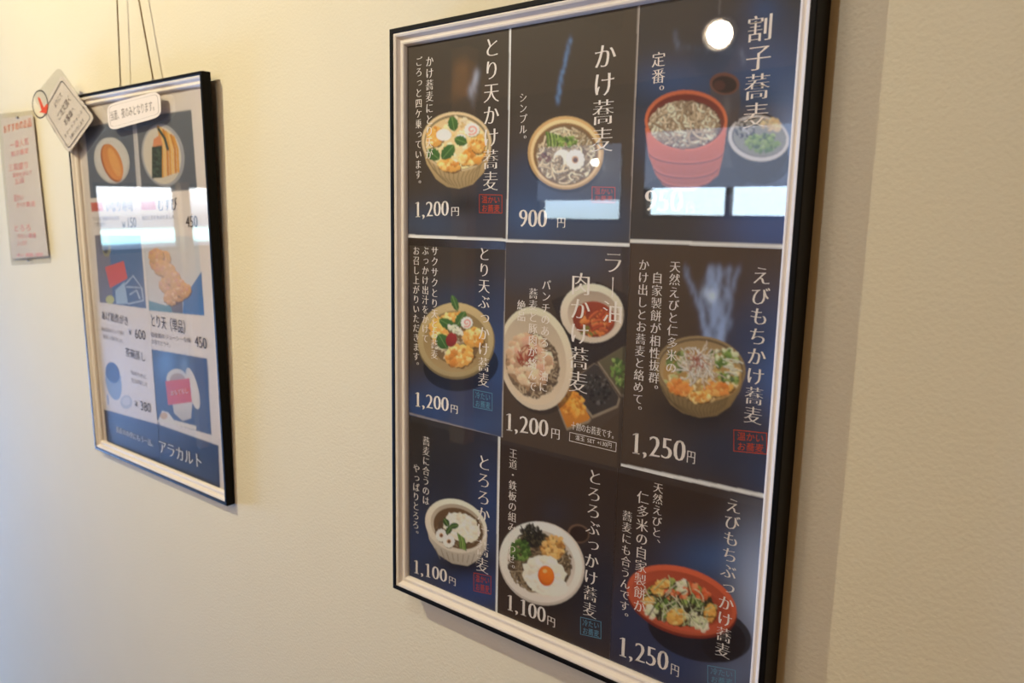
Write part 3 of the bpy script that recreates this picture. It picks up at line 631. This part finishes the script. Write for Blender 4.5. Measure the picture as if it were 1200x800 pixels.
# 8 -- bottom middle
s = sheet(2, 1, (64, 50, 42))
s.glow(640, 590, 60, 24, (60, 46, 38), .6); s.glow(700, 700, 40, 70, (38, 40, 58), .8); s.glow(650, 600, 20, 20, (60, 60, 76), .5); s.glow(650, 690, 50, 44, (16, 14, 16), .8)
s.ell(678, 625, 13, 11, (118, 92, 76), 20); s.ell(678.5, 625.5, 11, 9, (52, 36, 30), 20)
s.ell(635, 660, 52.5, 47, (206, 196, 186), 40, 1, .3); s.ell(634, 658.5, 51, 45, (228, 220, 212), 40, 1, .2); s.ell(634, 660, 42, 37, (210, 200, 190), 40, 1, -.3); s.ell(633, 660, 38, 33, (112, 94, 72), 44)
s.noodles(633, 661, 38, 33, 260, [(128, 108, 82), (150, 130, 102), (92, 74, 56), (168, 150, 122)], 1.7, 16)
s.crumbs(624, 628, 14, 12, 80, [(46, 44, 36), (70, 66, 50), (30, 30, 26), (96, 88, 64)], 2.4, 20)
for i in range(40): s.strand(612+rng.random()*24, 618+rng.random()*18, 10, rng.random()*6, rng.standard_normal(), 1.0, (38, 38, 32))
s.crumbs(610, 645, 12, 12, 90, [(70, 104, 44), (96, 132, 58), (52, 82, 36), (124, 156, 76)], 2.5); s.crumbs(648, 641, 13, 14, 110, [(190, 140, 72), (214, 168, 96), (160, 108, 52), (228, 188, 122)], 2.6)
s.ell(637, 673, 27, 21, (226, 220, 206), 20, 1, .2, .06); s.ell(642, 686, 24, 12, (232, 226, 214), 10, 1, .1, .05); s.crumbs(636, 672, 23, 17, 60, [(236, 230, 218), (224, 216, 200)], 4, 20)
s.ell(640, 674.5, 9.5, 12, (206, 100, 26), -12, 1, .2); s.ell(640.5, 673.5, 8, 10, (226, 122, 36), -12, 1, .4); s.ell(638.5, 669, 2.6, 2.2, (246, 190, 120), 0, .8)
finish(s, 'menu_sheet', 'bottom middle menu sheet, white plate of soba with egg yolk, 1,100 yen', [('とろろぶっかけ蕎麦', (697.5, 549), (690.5, 724))],
       [('王道・鉄板の組み合わせ。', (601.5, 525), (599, 672))], ('1,100', (593, 713.5), (639.5, 730.5), .037), ((640.5, 730), (651, 735), .017), (stampq(680, 722.5, 704.5, 748.5, 5.5), 'print_pale'), ('冷たい', 'お蕎麦'))
# 9 -- bottom right
s = sheet(2, 2, (64, 50, 42))
s.glow(840, 655, 70, 36, (66, 88, 130), .9); s.glow(885, 690, 34, 90, (158, 164, 186), .9); s.glow(740, 730, 50, 60, (46, 52, 84), .8); s.glow(800, 780, 70, 50, (50, 60, 96), .9); s.glow(860, 790, 40, 30, (110, 116, 140), .7)
s.ell(820, 740, 62, 34, (14, 12, 20), 14, .85); s.ell(848, 752, 26, 24, (16, 14, 24), 0, .7)
s.ell(799, 706, 67, 38.5, (126, 44, 30), 18); s.ell(799, 703, 66.5, 38, (194, 92, 62), 18, 1, .35); s.ell(799, 704.5, 61, 33, (184, 84, 58), 18, 1, -.3); s.ell(799, 706, 50, 25, (166, 72, 50), 18)
s.ell(797, 708, 42, 25, (70, 56, 36), 14, 1, None, .06)
s.noodles(797, 708, 40, 24, 90, [(120, 110, 78), (90, 84, 58), (150, 140, 104)], 1.8, 14)
s.crumbs(797, 706, 42, 25, 150, GREEN+[(52, 48, 34), (170, 170, 120), (40, 44, 30)], 3.2, 14)
for a in ((771, 692, 9, 6, 20), (793, 722, 12, 10, -20), (832, 718, 7, 11, 10), (760, 704, 7, 6, 0), (777, 684, 9, 5, 0)): s.tempura(*a, 26, ((222, 176, 92), (236, 200, 126), (206, 150, 66)))
for x, y in ((786, 697), (812, 690), (824, 698), (800, 694)): s.crumbs(x, y, 8, 6, 18, [(214, 110, 66), (230, 146, 104), (196, 84, 50)], 2.6)
for x, y in ((800, 688), (812, 724), (822, 732), (763, 716)): s.crumbs(x, y, 7, 7, 18, [(226, 222, 200), (206, 210, 172)], 3)
for i in range(46): s.strand(765+rng.random()*64, 690+rng.random()*34, 22, rng.random()*6, .5*rng.standard_normal(), .9, [(222, 222, 190), (190, 204, 150), (34, 34, 26)][i % 3])
finish(s, 'menu_sheet', 'bottom right menu sheet, orange plate of shrimp and rice cake soba, 1,250 yen', [('えびもちぶっかけ蕎麦', (860, 583), (846, 771))],
       [('天然えびと、', (771.5, 565), (768.5, 643)), ('仁多米の自家製餅が', (753.8, 575), (749, 718)), ('蕎麦にも合うんです。', (735.3, 598), (731, 729))],
       ('1,250', (723.5, 767), (783, 787), .041), ((785, 788), (796, 793), .0185), (stampq(829, 779, 862, 806, 6), 'print_pale'), ('冷たい', 'お蕎麦'))

# ------------------------------------------------------------------ the poster of side dishes in the left frame: two sheets side by side
PD = -(.021-.0153)
PAPER = (234, 222, 214)
px_l = float(SMALL.at(184, 500, PD)[0])
def poster(x0, x1, dd):
    s = Sheet(SMALL, PD-dd, x0, x1, INS-.006, FH-INS+.006, 170, 500, PAPER)
    sl = (104, 110, 120); bl = (78, 122, 176)  # slate raised toward grey, the acrylic's reflection painted into it
    s.poly([(99.5, 149.5), (154.5, 138.5), (161, 226), (106, 232.5)], sl, 1, .2); s.poly([(159.5, 138), (224, 128.4), (231, 222), (166.5, 227)], (108, 112, 118), 1, .2)
    s.poly([(154.5, 138.5), (159.5, 138), (166.5, 227), (161, 227)], (206, 200, 198))
    s.ell(131, 188, 20.5, 27.5, (206, 200, 192), -12, 1, .2); s.ell(131, 189, 18, 24.5, (216, 208, 198), -12); s.ell(131, 191, 11, 23.5, (170, 92, 44), -20); s.ell(132, 190, 10.5, 22.5, (222, 146, 78), -20, 1, -.2); s.ell(134, 190, 5, 18, (238, 178, 104), -20, .7)
    s.ell(191, 182, 25, 37, (176, 174, 176), -8, 1, .2); s.ell(190, 182, 22, 34, (220, 208, 190), -8)
    for i in range(7): s.line([(185+i*3, 147+i*2), (190+i*3, 175), (191+i*3, 208-i)], 2.6, [(226, 164, 76), (240, 196, 116), (212, 140, 60)][i % 3])
    s.poly([(178, 172), (190, 170), (190, 208), (178, 209)], (62, 74, 60)); s.crumbs(184, 190, 5, 17, 60, [(44, 56, 44), (84, 98, 78)], 1.6); s.poly([(180, 163), (187, 158), (191, 170), (179, 172)], (226, 150, 104)); s.line([(185, 150), (193, 162), (197, 176)], 3, (70, 84, 74))
    s.poly([(106.3, 237.5), (120, 236.5), (121.2, 247), (107.6, 248)], (216, 110, 84)); s.poly([(164.5, 235.5), (182, 234.2), (183, 245.4), (165.5, 246.4)], (216, 140, 140))
    s.poly([(111, 275.5), (164.8, 275.5), (171.5, 361.5), (117, 354)], (86, 112, 150), 1, .2); s.poly([(111, 275.5), (127, 275.5), (133, 356.4), (117, 354)], (126, 120, 126))
    s.poly([(123, 313), (145, 305.5), (149.5, 326), (129, 337.5)], (218, 88, 48)); s.ell(125, 291, 5, 10, (150, 140, 96)); s.ell(124, 290, 3, 7, (80, 74, 60)); s.poly([(135, 340), (146, 330), (150, 356), (136, 356)], (170, 188, 210)); s.ell(129, 351, 5, 5, (200, 196, 110))
    for q in ([(147, 333), (156, 323), (166, 337), (148, 336)], [(166, 337), (168, 352), (150, 356)], [(152, 345), (160, 340), (164, 350)]): s.line(q, 1.6, (200, 204, 216))
    s.poly([(166.5, 276), (232, 277), (239.6, 369.8), (174.5, 363.5)], (214, 212, 212)); s.poly([(236, 318), (239.6, 369.8), (214, 367.5), (215, 350)], bl); s.poly([(174, 352), (195, 358), (214, 350), (214, 367.5), (174.6, 363.5)], (92, 146, 160)); s.poly([(200, 358), (214, 348), (214, 367), (202, 366)], (112, 104, 104))
    for i in range(14):
        t = i/13; s.tempura(184+26*t+6*math.sin(i*2.1), 300+48*t+8*math.cos(i*1.7), 9, 9, 0, 14, ((232, 176, 120), (240, 200, 150), (220, 150, 110), (226, 160, 130)))
    s.glow(196, 322, 26, 42, (228, 208, 198), .45, 25)
    s.poly([(177.5, 409), (242.5, 420), (248, 509.5), (184, 492)], (66, 84, 112), 1, -.2); s.glow(195, 425, 12, 22, (104, 138, 184), .9); s.glow(235, 440, 16, 20, (54, 62, 82), .9); s.poly(np.array([(177.5, 409), (150, 380), (150, 500), (184, 492)]), PAPER)
    s.poly([(242.7, 400), (262, 400), (262, 522), (248.2, 512)], PAPER)
    s.poly([(170, 380), (243, 392), (243, 420), (177.5, 409)], PAPER); s.poly([(184, 492), (248, 509.5), (252, 530), (184, 512)], PAPER)
    s.poly([(200, 460), (204, 484), (214, 493), (224, 490), (226, 462)], (216, 206, 196), 1, .3); s.ell(207, 444, 12, 12, (222, 212, 202)); s.ell(208, 445, 9, 8, (186, 160, 140)); s.ell(226, 455, 6, 25, (226, 214, 202), -14)
    s.poly([(193.8, 446.5), (222, 443), (225, 471), (197, 474.5)], (216, 84, 42)); s.poly([(186, 491), (190, 481), (197, 483), (204, 492), (230, 499), (230, 504), (186, 493)], (232, 222, 206)); s.ell(192, 487, 4.5, 4, (214, 178, 130)); s.glow(216, 428, 6, 12, (150, 170, 196), .5)
    s.ell(133, 447, 9, 22, (142, 158, 184), -10); s.poly([(125, 440), (142, 440), (140, 462), (135, 467), (130, 464)], (142, 158, 184)); s.ell(132, 436.5, 8, 12.5, (56, 72, 104), -14); s.ell(148, 471, 7, 8, (190, 188, 192)); s.ell(148, 470, 5, 5, (214, 208, 206)); s.line([(126, 462), (127, 474)], 1.4, (130, 150, 190))
    s.poly([(121.5, 479.5), (185, 497), (256, 522), (258, 572), (190, 546), (125.5, 517.5), (120, 512)], (48, 58, 80), 1, -.2); s.poly([(185, 494), (187, 494), (188, 550), (186, 550)], (30, 38, 62), .7)
    s.glow(196, 530, 12, 8, (74, 92, 134), .6); s.poly([(256, 500), (270, 505), (270, 590), (258, 575)], PAPER); s.poly([(105, 470), (121.5, 478), (125.5, 518), (112, 520)], PAPER)
    return s
s = poster(-FW/2+INS-.006, px_l+.004, 0); oL = tag(s.build('poster_sheet'), 'left half sheet of the side dish poster with croquette plate and cup drawing', 'poster sheet', 'poster sheets in the left frame')
dl = s.d-.0007
def let(par, mt, name, items, mc=.006):
    for it in items:
        L = Letters(SMALL, dl); L.across(*it, mc); L.build(name, mt, par)
let(oL, 'print_black', 'dish_name_lettering', [('いなり寿司', (124, 247.5), (156, 246), .031), ('あげ鶏煮がき', (119, 373), (151, 381), .026), ('茶碗蒸し', (147, 416.5), (171, 423.5), .026)])
let(oL, 'print_black', 'price_lettering', mc=.0, items=[('¥', (143, 267), (147, 267), .02), ('150', (149, 266.5), (160, 266), .034), ('¥', (151, 392), (154, 393), .02), ('600', (158, 396), (171, 398.5), .034), ('¥', (158, 476), (161, 477), .02), ('380', (164.5, 480), (177, 483.5), .034)])
let(oL, 'print_grey', 'note_lettering', [('だし香る油揚げのお寿司', (109, 258), (140, 257.5), .011), ('二貫盛り', (110, 265), (124, 264.5), .011), ('鶏の旨みをじっくり煮て', (119, 387), (146, 393), .012), ('香ばしく揚げました。', (121, 396), (146, 402), .012), ('なめらかに', (153, 438), (172, 444), .013), ('仕上げました', (154, 447), (173, 453), .013)])
let(oL, 'print_white', 'band_lettering', [('蕎麦のお供にもう一品。', (136, 505.5), (182, 524), .019)], .01)
s = poster(px_l, FW/2-INS+.006, -.0003); oR = tag(s.build('poster_sheet'), 'right half sheet of the side dish poster with tempura photo and red packet cup', 'poster sheet', 'poster sheets in the left frame')
let(oR, 'print_black', 'dish_name_lettering', [('むすび', (184.5, 246.5), (208, 244.5), .031), ('とり天（単品）', (176.5, 381), (222, 391), .034)])
let(oR, 'print_black', 'price_lettering', [('450', (218, 266.5), (232, 266), .036), ('450', (228.5, 406), (242.5, 409), .036)])
let(oR, 'print_grey', 'note_lettering', [('海苔と玉子をのせました', (166, 257.5), (205, 256), .011), ('国産鶏のジューシーな味', (177, 394), (224, 401.5), .013), ('お塩でどうぞ。', (177.5, 402), (202, 407), .013)])
let(oR, 'print_white', 'band_lettering', [('アラカルト', (186, 529), (238, 549), .040)], .012)
let(oR, 'print_white', 'packet_lettering', [('おもてなし', (200, 463), (221, 460), .014)], .0)

# ------------------------------------------------------------------ stickers and cards
def rounded(quad, r, n=5):
    """corners of a quadrilateral in the plane, rounded by a fraction r of each side"""
    out = []; q = np.array(quad, float)
    for i in range(4):
        p, a, b = q[i], q[i-1], q[(i+1) % 4]; pa, pb = p+(a-p)*r[0 if i % 2 else 1], p+(b-p)*r[1 if i % 2 else 0]
        for k in range(n+1):
            t = k/n; out.append((1-t)**2*pa+2*t*(1-t)*p+t*t*pb)
    return np.array(out)
def slab(name, out, y0, y1, mt, parent=None):
    n = len(out); vs = [(x, y0, z) for x, z in out]+[(x, y1, z) for x, z in out]
    return mesh(name, vs, [tuple(range(n))[::-1], tuple(range(n, 2*n))]+[(i, (i+1) % n, n+(i+1) % n, n+i) for i in range(n)], mt, parent)
def outline(L, out, w):
    c = out.mean(0); k = len(L.v); n = len(out); d = c-out; inn = out+d/np.hypot(*d.T)[:, None]*w
    for p in list(out)+list(inn): L.v.append((p[0], L.d, p[1]))
    for i in range(n): L.f.append([k+i, k+(i+1) % n, k+n+(i+1) % n, k+n+i])
# white label at the top of the left frame
yS = -.0225
root = tag(SMALL.empty('label_card'), 'white rounded label with one dark line of text stuck on top of the left frame', 'label')
q = [SMALL.at(x, y, yS) for x, y in ((125.5, 122.5), (187.5, 106), (189.5, 136.5), (128, 153.5))]
slab('card', rounded(q, (.18, .28)), yS-.0006, yS, 'paper', root)
L = Letters(SMALL, yS-.0008); qi = [SMALL.at(x, y, yS) for x, y in ((127.8, 125), (185, 109.8), (187, 135.5-2), (130, 149.5))]
outline(L, rounded(qi, (.1, .2)), .0014); L.build('printed_border', 'print_grey', root)
L = Letters(SMALL, yS-.0008); L.across('当面、夜のみとなります。', (129.5, 141), (184, 127.5), .024, .0); L.build('lettering', 'print_grey', root)
# laminated diamond card at the corner of the left frame
yC = -.041
root = tag(WALL.empty('notice_card'), 'diamond shaped white card with red tick mark overlapping the left frame corner', 'notice card')
T_, R_, B_, L_ = [WALL.at(x, y, yC) for x, y in ((73, 87), (111, 138), (81, 179.5), (49.5, 128.5))]
slab('card', rounded([T_, R_, B_, L_], (.1, .1)), yC-.0007, yC, 'paper', root)
lam = rounded([T_+(-.012, .02), R_+(.004, -.002), B_+(0, -.004), L_+(-.05, .035)], (.12, .12)); slab('laminate', lam, yC-.0011, yC-.0009, 'film', root)
L = Letters(WALL, yC-.0016); qi = [WALL.at(x, y, yC) for x, y in ((73, 93.5), (107.5, 137.5), (81, 174.5), (53.5, 129))]
outline(L, rounded(qi, (.08, .08)), .0022); L.build('printed_border', 'print_black', root)
e1 = (qi[0]-qi[3]); e1 /= np.hypot(*e1); e2 = qi[2]-qi[3]; e2 /= np.hypot(*e2)
for tx, a, b, h in (('よりにて', (64.5, 126.5), (73.5, 111.5), .019), ('ご注文頂く', (69, 141.5), (84, 115.5), .024), ('お客様へ', (77, 147.5), (88.5, 128.5), .024), ('スマートフォンより', (76, 163), (100, 126), .013), ('お願いいたします', (83, 163.5), (99, 141), .013)):
    L = Letters(WALL, yC-.0016); L.across(tx, a, b, h, .0, up=tuple(-e2)); L.build('lettering', 'print_grey', root)
L = Letters(WALL, yC-.0018); cc = WALL.at(47.8, 122.2, yC); L.ring(cc[0], cc[1], .050, .036, .1); L.build('tick_circle', 'print_black', root)
def pl_(p): return [WALL.at(x, y, yC-.0018) for x, y in p]
p = pl_([(45, 113.5), (47.5, 116), (51.5, 126), (55, 121.5), (56.5, 123), (54.5, 133), (46, 131.5), (49, 129), (44.5, 115)]); slab('red_tick', np.array(p)[::-1], yC-.0022, yC-.002, 'print_red', root)
# tall laminated notice on the wall
root = tag(WALL.empty('wall_notice'), 'tall laminated notice with faded pink text pinned at the far left edge', 'notice')
yN = -.006
q = [WALL.at(x, y, yN) for x, y in ((-3, 133.5), (41, 129), (61, 308), (13.5, 311))]; slab('laminate', rounded(q, (.04, .03)), yN-.0011, yN-.0009, 'film', root)
q2 = [WALL.at(x, y, yN) for x, y in ((2, 139), (38.5, 134.5), (57, 300), (14.5, 303))]; slab('sheet', rounded(q2, (.01, .01)), yN-.0008, yN-.0002, 'paper', root)
for x, y in ((22, 137.5), (35, 304.5)):
    c = WALL.at(x, y, yN); lathe('push_pin', [(.0015, -.012), (.004, -.012), (.0045, -.009), (.0025, -.007), (.001, 0)], (c[0], 0, c[1]), 'metal', root, 10, 'y')
hd = Letters(WALL, yN-.0015); hd.across('おすすめのお品', (4, 156), (37.5, 147), .026, .0); hd.build('heading_lettering', 'print_orange', root)
for tx, a, b, h in (('一番人気', (12, 174), (34, 168.5), .022), ('割子蕎麦', (13, 183.5), (34, 179), .017), ('三段盛り', (10, 200.5), (34, 196), .022), ('薬味を添えて', (15, 208), (38, 204), .015), ('五段', (17, 216), (29, 213.5), .018),
                    ('温かい', (16, 235.5), (28, 234), .022), ('かけ蕎麦', (19, 243), (42, 241), .017), ('とろろ', (16, 271), (37, 269.5), .022), ('冷たい蕎麦', (20, 279.5), (43, 278), .016), ('ぶっかけ', (20, 287.5), (32, 287), .018), ('お蕎麦', (18, 300.5), (52, 300), .012)):
    L = Letters(WALL, yN-.0015); L.across(tx, a, b, h, .0); L.build('lettering', 'print_pink', root)
bpy.data.objects.remove(_go)
print('TRIS', sum(len(o.data.polygons)*2 for o in C.objects if o.type == 'MESH'))
